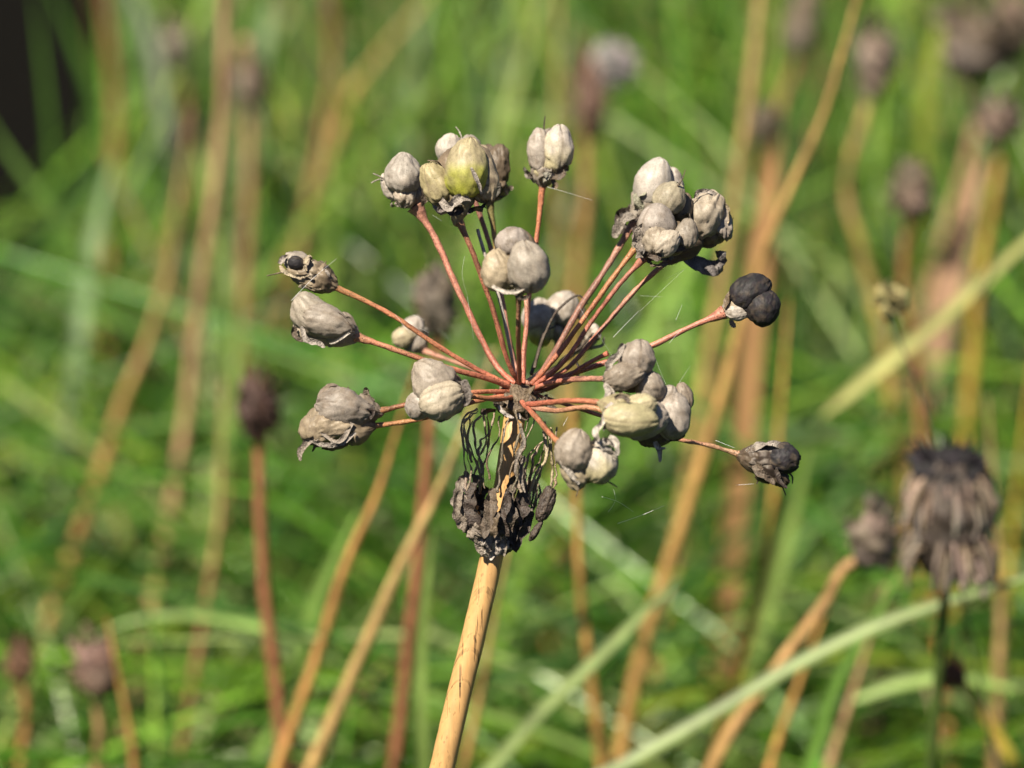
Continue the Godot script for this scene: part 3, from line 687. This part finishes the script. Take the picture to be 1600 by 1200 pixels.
	stalk_plant("headed_stalk", "small dark brown head between the two upper right capsule clusters and the bent stalk", "dried flower", [[1196, 230], [1190, 320], [1180, 420]], 0.6, 0.8, redbrown, gold, [[1196, 202, 28, 36, heady]])
	stalk_plant("headed_stalk", "slanting stalk with an elongated brown head at the top, left of the sweeping orange stalk", "dried flower", [[1262, 30], [1240, 110], [1222, 160], [1212, 260]], 0.66, 0.9, redbrown, tan_stem, [[1252, 50, 28, 56, heady2]])
	stalk_plant("headed_stalk", "large dull brown head in the top right corner", "dried flower", [[1530, 120], [1520, 220], [1480, 360]], 0.66, 1.0, pinkish, tan_stem, [[1532, 58, 62, 70, Color(0.15, 0.11, 0.085)], [1590, 40, 40, 45, heady]])
	stalk_plant("headed_stalk", "pinkish brown head above the topmost single capsule", "dried flower", [[912, 190], [916, 280], [905, 430], [896, 560]], 0.62, 1.1, orange.lerp(pinkish, .5), orange, [[918, 150, 32, 75, Color(0.26, 0.165, 0.12)], [960, 110, 34, 38, Color(0.40, 0.36, 0.32)]])
	stalk_plant("dry_stalk", "tan stalk directly behind the topmost single capsule", "stalk", [[872, 40], [870, 200], [874, 400], [872, 560]], 0.62, 0.9, tan_stem, tan_stem.lerp(gold, .3))
	stalk_plant("headed_stalk", "dark brown head at upper left on a brown stalk beside the long tan stalk", "dried flower", [[280, 90], [292, 160], [290, 260], [262, 420]], 0.7, 0.9, redbrown, tan_stem, [[296, 200, 24, 42, Color(0.10, 0.06, 0.05)], [274, 70, 22, 40, heady2]])
	stalk_plant("headed_stalk", "pink brown oval head low in the left corner", "dried flower", [[150, 1080], [156, 1140], [150, 1230]], 0.485, 0.8, tan_stem, redbrown, [[148, 1040, 34, 55, Color(0.24, 0.15, 0.115)]])
	stalk_plant("headed_stalk", "small rusty head at the left edge beside the pink brown oval head", "dried flower", [[36, 1050], [40, 1120], [30, 1220]], 0.5, 0.7, redbrown, gold, [[34, 1030, 22, 32, Color(0.23, 0.12, 0.075)]])
	stalk_plant("dry_stalk", "orange brown stalk tip at the bottom edge below the pink brown oval head", "stalk", [[196, 1110], [206, 1160], [214, 1240]], 0.47, 0.8, orange, redbrown)
	stalk_plant("dry_stalk", "broad golden stalk behind the far right dark capsule", "stalk", [[1222, 610], [1212, 740], [1204, 830], [1186, 930], [1160, 1020]], 0.5, 0.95, orange, gold)
	stalk_plant("dry_stalk", "rusty slanting stalk at the top edge left of the umbel", "stalk", [[640, 30], [590, 90], [548, 150], [520, 230]], 0.72, 1.3, tan_stem, orange)
	stalk_plant("dry_stalk", "faint brown upright stalk at the top edge above the left capsules", "stalk", [[512, -30], [520, 100], [500, 240], [470, 380]], 0.7, 1.0, redbrown, tan_stem)
	stalk_plant("dry_stalk", "rusty stalk beside the dark hollow at upper left", "stalk", [[160, -30], [176, 90], [182, 180], [178, 300]], 0.72, 1.2, redbrown, redbrown)
	stalk_plant("headed_stalk", "yellowish small head on a thin dark curving stalk above the large shaggy head", "dried flower", [[1392, 480], [1406, 530], [1432, 600], [1456, 680], [1470, 760]], 0.425, 0.16, UMBER, UMBER, [[1392, 470, 24, 26, Color(0.36, 0.30, 0.13)]])
	stalk_plant("dry_stalk", "tan stalk behind the orange kinked stalk near the dark hollow", "stalk", [[205, 330], [240, 400], [262, 440], [290, 520]], 0.66, 0.8, tan_stem, tan_stem)
	stalk_plant("dry_stalk", "thin tan stalk in the lower left between the kinked blades and red brown stalk", "stalk", [[345, 720], [342, 820], [330, 900]], 0.53, 0.7, tan_stem, redbrown)
	stalk_plant("dry_stalk", "golden stalk at right edge below the brown head", "stalk", [[1600, 690], [1586, 800], [1576, 900]], 0.56, 0.9, gold, gold)
	stalk_plant("dry_stalk", "faint tan stalk right behind the straw stem's collar", "stalk", [[790, 870], [772, 960], [755, 1060], [730, 1180]], 0.47, 0.6, tan_stem, orange)

	# the large shaggy head close behind on the right
	var d := 0.428
	var line := upright([[1482, 720], [1482, 800], [1478, 905], [1470, 1010], [1455, 1200]], d)
	var foot: Vector3 = line[line.size() - 1]
	foot.y = 0.0
	var plant := thing("shaggy_flower_head", "large shaggy grey brown dried head with a black tuft near the right edge", "dried flower", foot)
	var g := Geo.new()
	tube(g, smooth_line(line, 7), 0.45 * MM, 0.7 * MM, Color(0.07, 0.10, 0.03), Color(0.09, 0.15, 0.03), 10, 0.0, 0.05, 0.4)
	part("stem", g, far_stalk_mat, plant)
	var s := px(d)
	g = Geo.new()
	lump(g, at(1484, 818, d + 0.001), Vector3(56, 90, 56) * s, 0.20, SOOT, 0.7, 34, 26)
	part("core", g, crumple, plant)
	for k in 150:
		var tier := k % 2
		var w := TAU * (k / 2) / 75.0 + rr(-0.08, 0.08)
		var out := Vector3(cos(w), 0, sin(w))
		var c := at(1484, (776 if tier == 0 else 870) + rr(-10, 10), d + 0.001)
		var gap := tier == 0 and absf(wrapf(w - 1.25, -PI, PI)) < 0.5
		if tier == 1 and absf(wrapf(w - 2.35, -PI, PI)) < 0.32:
			continue
		var p := c + out * (52 + rr(-8, 6)) * s + Vector3.UP * rr(26, 46) * s
		var q := c + out * (68 + rr(-8, 8)) * s - Vector3.UP * rr(-4, 14) * s
		var e := c + out * (66 + rr(-14, 9)) * s - Vector3.UP * (rr(14, 58) if tier == 0 else rr(6, 40)) * (0.75 if gap else 1.0) * s
		g = Geo.new()
		tube(g, smooth_line([p, q, e], 4), rr(2.6, 4.6) * s, rr(2.0, 4.6) * s, vary(heady2.lerp(pinkish, .25), .4), vary(heady2.lerp(PALE, .45), .45), 7, 0.0, 0.35, .6)
		part("floret", g, crumple, plant)
	for k in 26:
		var w := TAU * k / 26.0 + rr(-.2, .2)
		var out := Vector3(cos(w), 0, sin(w))
		var c := at(1482, 728, d + 0.001)
		g = Geo.new()
		tube(g, smooth_line([c + out * rr(20, 40) * s, c + out * rr(30, 46) * s + Vector3.UP * 14 * s, c + out * rr(34, 62) * s + Vector3.UP * rr(16, 44) * s], 4), 5 * s, 1.5 * s, JET, JET, 6, 0.0, .3)
		part("black_bract", g, dull_mat, plant)
	g = Geo.new()
	lump(g, at(1482, 726, d + 0.001), Vector3(54, 14, 54) * s, .3, JET, .8)
	part("crown", g, dull_mat, plant)


# ------------------------------------------------------------------ blades that stand out one by one
func big_blade(called: String, label: String, pts: Array, d: float, width: float, tone: Color, steep := 1.0, category := "grass blade", reach := 0.05):
	var line := []
	var deep := d
	for k in pts.size():
		if k:
			deep += (pts[k][1] - pts[k - 1][1]) * px(deep) * 0.466 * steep
		line.append(at(pts[k][0], pts[k][1], deep))
	var last: Vector3 = line[line.size() - 1]
	if reach > 0.0:
		var go: Vector3 = (last - line[line.size() - 2]).normalized()
		go = Vector3(go.x, minf(go.y, -0.25), -0.15).normalized()
		line.append(last + go * minf(reach, last.y * 0.5 / absf(go.y)))
		last = line[line.size() - 1]
		line.append(Vector3(last.x + go.x * 0.03, last.y * 0.4, last.z - 0.012))
		line.append(Vector3(last.x + go.x * 0.04, -0.003, last.z - 0.015))
	var foot: Vector3 = line[line.size() - 1]
	foot.y = 0.0
	base_at = foot
	var g := Geo.new()
	var sm := smooth_line(line, 8)
	var n := sm.size()
	for k in n:
		var f := float(k) / (n - 1)
		var t := (sm[min(k + 1, n - 1)] - sm[max(k - 1, 0)]).normalized()
		var side := t.cross(back * 0.8 + up * 0.55).normalized().rotated(t, 0.12 * sin(f * 5.0 + pts[0][0]))
		var nrm := side.cross(t)
		var w := width * MM * 0.44 * minf(1.0, 0.12 + 3.5 * f) * (1.0 if reach > 0.0 else minf(1.0, 0.1 + 4.0 * (1.0 - f)))
		for j in 5:
			var u := j / 2.0 - 1.0
			g.v.append(sm[k] + side * u * w + nrm * absf(u) * w * 0.35)
			var q := 1.0 + 0.4 * nz(sm[k], 90.0) + 0.25 * cos(u * 9.0) + 0.2 * nz(sm[k], 400.0)
			g.c.append(Color(tone.r * q, tone.g * q, tone.b * q))
	g.grid(0, n, 5, false)
	for k in n:
		for j in 5:
			g.v.append(g.v[k * 5 + j] - (back * 0.8 + up * 0.55).normalized() * 0.12 * MM)
			g.c.append(g.c[k * 5 + j])
	g.grid(n * 5, n, 5, false)
	var o := part(called, g, blade_mat, self)
	o.name = numbered(called)
	o.position = foot
	o.set_meta("label", label)
	o.set_meta("category", category)
	o.set_meta("group", "single blades among the grass")

func build_blades():
	var pale := Color(0.26, 0.33, 0.13)
	var soft := Color(0.20, 0.29, 0.075)
	var green := Color(0.085, 0.19, 0.03)
	var mint := Color(0.22, 0.31, 0.16)
	big_blade("grass_blade", "long pale green blade from the bottom edge to right edge under the shaggy head", [[1720, 870], [1520, 928], [1380, 975], [1240, 1042], [1100, 1125], [960, 1205]], 0.45, 1.9, soft.lerp(pale, .6) * 0.65, 0.12)
	big_blade("grass_blade", "pale blade slanting up from the bottom edge just right of the straw stem", [[1062, 900], [1010, 955], [930, 1035], [850, 1110], [765, 1205]], 0.455, 1.8, soft.lerp(pale, .7) * 0.65, 0.6)
	big_blade("grass_blade", "yellowish blade slanting across the pinkish dry leaf at right", [[1640, 345], [1560, 420], [1450, 520], [1360, 590], [1285, 650]], 0.50, 2.4, Color(0.30, 0.30, 0.11), 1.5, "grass blade", 0.0)
	big_blade("grass_blade", "green blade that crosses under the long pale one at lower right", [[1410, 880], [1370, 960], [1310, 1060], [1265, 1190]], 0.46, 1.7, green.lerp(soft, .2))
	big_blade("grass_blade", "green blade standing left of the sharp stem near the bottom", [[676, 830], [664, 930], [656, 1050], [660, 1180]], 0.45, 1.7, soft)
	big_blade("grass_blade", "arched light green blade low at left behind the red brown stalk", [[120, 1010], [190, 975], [260, 962], [370, 975], [470, 1000], [540, 1040]], 0.50, 1.3, green.lerp(soft, .6), 0.3)
	big_blade("grass_blade", "green blade slanting beside the orange brown stalk at lower left", [[560, 800], [530, 860], [490, 950], [460, 1060], [390, 1200]], 0.5, 2.2, green.lerp(soft, .5))
	big_blade("grass_blade", "broad pale upright blade at the top edge right of the upper left capsules", [[672, -30], [655, 70], [640, 170], [632, 260]], 0.74, 3.2, mint)
	big_blade("grass_blade", "broad pale blade behind the umbel's top, left of the topmost single capsule", [[788, -30], [786, 100], [770, 220], [752, 330]], 0.72, 3.6, mint)
	big_blade("grass_blade", "pale blade leaning behind the greenish capsule at the top", [[735, 120], [752, 200], [760, 280], [764, 380]], 0.72, 2.4, mint)
	big_blade("grass_blade", "pale blade at the top edge beside the long tan stalk", [[424, -30], [416, 40], [400, 120], [390, 220]], 0.72, 3.4, mint)
	big_blade("grass_blade", "whitish blade at the top edge right of the dark hollow", [[196, -30], [222, 30], [240, 90], [252, 180]], 0.72, 3.0, Color(0.32, 0.36, 0.27))
	big_blade("grass_blade", "wide dark green leaf crossing the top of the dark hollow", [[60, -60], [110, 60], [145, 160], [160, 260]], 0.66, 2.4, green)
	big_blade("grass_blade", "upright dark green leaf standing in the dark hollow", [[52, -20], [70, 130], [82, 260], [84, 380]], 0.66, 1.5, green)
	big_blade("grass_blade", "leaning green leaf along the lower side of the dark hollow", [[-40, 150], [20, 250], [80, 330], [140, 420]], 0.62, 2.0, green.lerp(soft, .3))
	big_blade("grass_blade", "pale grey green blade left of the orange kinked stalk", [[176, 250], [152, 350], [136, 450], [120, 560]], 0.64, 3.4, mint)
	big_blade("dry_leaf", "broad pinkish dry leaf standing at right behind the yellowish crossing blade", [[1535, 250], [1510, 330], [1485, 430], [1460, 540], [1440, 660]], 0.60, 5.0, Color(0.46, 0.285, 0.185), 1.0, "dry leaf")
	big_blade("dry_leaf", "orange tan dry leaf behind the gap between the upper right capsules and the black seeds", [[1212, 230], [1196, 330], [1186, 400], [1180, 480]], 0.55, 3.8, Color(0.46, 0.26, 0.12), 1.0, "dry leaf")
	big_blade("grass_blade", "yellow green blade upright at the right edge", [[1478, 20], [1462, 60], [1446, 130], [1440, 240]], 0.7, 3.2, Color(0.27, 0.33, 0.05))
	big_blade("grass_blade", "green blade upright behind the long tan stalk at middle left", [[370, 430], [366, 540], [352, 680], [340, 760]], 0.58, 2.6, soft)
	big_blade("grass_blade", "slender pale blade tilted in the lower left corner", [[70, 990], [50, 1060], [20, 1120], [-20, 1190]], 0.52, 1.3, soft)
	big_blade("grass_blade", "grey green blade lying flat at lower right under the yellow green stalk", [[1590, 1080], [1500, 1062], [1400, 1072], [1320, 1100]], 0.49, 1.8, soft, 0.2, "grass blade", 0.0)
	big_blade("grass_blade", "bright green blade right of the golden stalk below the far right capsule", [[1262, 700], [1240, 800], [1210, 920], [1170, 1060]], 0.53, 2.4, soft)


# ------------------------------------------------------------------ grass
func blade_shape(bend: float, curl: float, fold: float) -> PackedVector3Array:
	var out := PackedVector3Array()
	var p := Vector3.ZERO
	var n := 6
	for k in n + 1:
		var f := float(k) / n
		var lean := bend * pow(f, 1.4) + curl * f * f * f
		if k:
			p += Vector3(0.05 * sin(f * 6.0 + bend * 3.0), cos(lean), sin(lean)) / n
		var w := 0.5 * sqrt(maxf(0.0, 1.0 - pow(f, 2.2))) * minf(1.0, 0.55 + f * 2.0)
		var roll := (0.9 * sin(f * 7.0 + bend * 9.0) + 1.3 * f) * fold * 1.6
		var nrm := Vector3(0, -sin(lean), cos(lean))
		for j in 3:
			var u := j - 1.0
			# lengthwise the unit is the blade's height, crosswise about a tenth of it
			out.append(p + Vector3(u * w * cos(roll), 0, 0) * 0.01 + nrm * (u * w * sin(roll) + absf(u) * w * 0.4) * 0.0045)
	return out

func meadow(called: String, label: String, count: int, shapes: Array, tones: Array, h0: float, h1: float, w0: float, w1: float, sd: int, look: StandardMaterial3D, close := false):
	rng.seed = sd
	var g := Geo.new()
	var clump := FastNoiseLite.new()
	clump.seed = sd
	clump.frequency = 9.0
	var order := PackedInt32Array()
	for r in 6:
		for j in 2:
			var a := r * 3 + j
			order.append_array([a, a + 1, a + 3, a + 1, a + 4, a + 3])
	for k in count:
		var z := rr(-1.75, 0.16) if not close else rr(-0.30, -0.07)
		var half := 0.20 + 0.22 * (0.45 - z)
		var x := rr(-half - 0.1, half) if not close else rr(-0.17, 0.14)
		var c := clump.get_noise_2d(x, z)
		if rng.randf() > 0.6 + 1.7 * c:
			continue
		var h := rr(h0, h1) * (1.0 + 0.35 * c)
		if z > -0.06:
			h = minf(h, 0.17)
		elif z > -0.30:
			h *= 1.35
		var b := Basis(Vector3.UP, rr(0, TAU)) * Basis(Vector3.RIGHT, rr(-0.35, 0.35) * (2.0 if close else 1.0))
		var w := rr(w0, w1) * 100.0 * MM
		b = b * Basis.from_scale(Vector3(w, h, h))
		var tone: Color = tones[rng.randi() % tones.size()]
		tone = vary(tone.lerp(tones[0], clampf(0.5 + c, 0, 1) * 0.2), 0.55)
		var first := g.v.size()
		var made: PackedVector3Array = Transform3D(b, Vector3(x, -0.002, z)) * (shapes[rng.randi() % shapes.size()] as PackedVector3Array)
		var bare := false
		var reach := rr(0.042, 0.056)
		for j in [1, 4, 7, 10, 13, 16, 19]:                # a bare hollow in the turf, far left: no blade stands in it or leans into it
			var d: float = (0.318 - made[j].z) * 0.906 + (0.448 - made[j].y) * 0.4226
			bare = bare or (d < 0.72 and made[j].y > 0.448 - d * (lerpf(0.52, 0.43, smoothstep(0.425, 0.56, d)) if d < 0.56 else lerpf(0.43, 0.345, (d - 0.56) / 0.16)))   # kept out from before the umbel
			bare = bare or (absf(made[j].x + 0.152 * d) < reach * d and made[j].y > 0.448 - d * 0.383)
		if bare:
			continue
		g.v.append_array(made)
		for j in 21:
			g.c.append(tone)
		for j in order:
			g.i.append(first + j)
	var a := []
	a.resize(Mesh.ARRAY_MAX)
	a[Mesh.ARRAY_VERTEX] = g.v
	a[Mesh.ARRAY_COLOR] = g.c
	a[Mesh.ARRAY_INDEX] = g.i
	var m := ArrayMesh.new()
	m.add_surface_from_arrays(Mesh.PRIMITIVE_TRIANGLES, a)
	var o := MeshInstance3D.new()
	o.mesh = m
	o.material_override = look
	o.name = called
	add_child(o)
	o.set_meta("kind", "stuff")
	o.set_meta("label", label)
	o.set_meta("category", "grass")

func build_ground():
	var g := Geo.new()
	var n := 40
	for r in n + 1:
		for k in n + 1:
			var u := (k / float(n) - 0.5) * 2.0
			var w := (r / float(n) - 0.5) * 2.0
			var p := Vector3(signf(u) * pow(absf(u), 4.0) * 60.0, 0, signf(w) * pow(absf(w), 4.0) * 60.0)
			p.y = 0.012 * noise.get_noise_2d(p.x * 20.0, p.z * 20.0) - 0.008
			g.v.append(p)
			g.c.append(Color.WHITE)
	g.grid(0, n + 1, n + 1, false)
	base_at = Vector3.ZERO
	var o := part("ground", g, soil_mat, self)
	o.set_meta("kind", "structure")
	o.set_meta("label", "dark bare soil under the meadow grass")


func _ready():
	# camera
	rng.seed = 7
	noise.seed = 11
	noise.noise_type = FastNoiseLite.TYPE_SIMPLEX_SMOOTH
	noise.frequency = 1.0
	noise.fractal_octaves = 2
	var turn := Basis(Vector3.RIGHT, deg_to_rad(-PITCH))
	right = turn.x
	up = turn.y
	back = turn.z
	eye = Vector3(0, 0.30, 0) + back * NEAR_PLANE
	var cam := Camera3D.new()
	cam.name = "camera"
	add_child(cam)
	cam.transform = Transform3D(turn, eye)
	var lens := CameraAttributesPhysical.new()
	lens.frustum_focal_length = 127.3
	lens.frustum_near = 0.02
	lens.frustum_far = 200.0
	lens.frustum_focus_distance = FOCUS
	lens.exposure_aperture = 24.5
	cam.attributes = lens
	cam.current = true
	# sky
	var env := Environment.new()
	env.background_mode = Environment.BG_SKY
	var sky_mat := ProceduralSkyMaterial.new()
	sky_mat.sky_top_color = Color(0.48, 0.60, 0.80)
	sky_mat.sky_horizon_color = Color(0.80, 0.84, 0.88)
	sky_mat.sky_curve = 0.15
	sky_mat.ground_bottom_color = Color(0.20, 0.24, 0.12)
	sky_mat.ground_horizon_color = Color(0.45, 0.50, 0.40)
	var sky := Sky.new()
	sky.sky_material = sky_mat
	env.sky = sky
	env.background_energy_multiplier = 0.26
	env.tonemap_mode = Environment.TONE_MAPPER_LINEAR
	env.tonemap_exposure = 2.0
	env.sdfgi_enabled = true
	env.ssao_enabled = true
	env.ssil_enabled = true
	var we := WorldEnvironment.new()
	we.name = "world_environment"
	we.environment = env
	add_child(we)
	# sun: over the photographer's left shoulder
	var sun := DirectionalLight3D.new()
	sun.name = "sun"
	sun.light_energy = 1.6
	sun.light_color = Color(1.0, 0.955, 0.88)
	sun.light_angular_distance = 0.5
	sun.shadow_enabled = true
	add_child(sun)
	var towards := (right * -0.36 + up * 0.60 + back * 0.70).normalized()
	sun.transform = Transform3D(Basis.looking_at(-towards, Vector3.UP), Vector3(-1, 2, 1))

	make_materials()
	build_ground()
	var shapes := [blade_shape(0.25, 0.2, 0.5), blade_shape(0.6, 0.5, 0.4), blade_shape(1.1, 0.6, 0.5), blade_shape(1.5, 1.2, 0.3)]
	var greens := [Color(0.064, 0.165, 0.016), Color(0.115, 0.215, 0.02), Color(0.018, 0.052, 0.008), Color(0.175, 0.26, 0.035), Color(0.03, 0.085, 0.012), Color(0.20, 0.27, 0.10)]
	meadow("meadow_grass", "thick tangle of narrow green grass filling the background", 23000, shapes, greens, 0.10, 0.25, 1.1, 2.9, 21, blade_mat)
	meadow("fine_grass", "fine curling green grass low in the tangle", 20000, [shapes[2], shapes[3]], greens, 0.12, 0.27, 0.6, 1.5, 22, wet_mat)
	meadow("curly_grass", "short curling green blades tangled just behind the umbel", 16000, [shapes[0], shapes[1], shapes[2]], greens, 0.17, 0.31, 0.8, 1.8, 57, wet_mat, true)
	meadow("dry_grass", "scattered straw coloured dry grass among the green", 3500, [shapes[0], shapes[1]], [Color(0.34, 0.24, 0.11), Color(0.30, 0.17, 0.08), Color(0.38, 0.30, 0.16)], 0.12, 0.24, 1.0, 2.2, 23, blade_mat)
	rng.seed = 99
	build_stalks()
	build_blades()
	rng.seed = 5
	build_umbel()
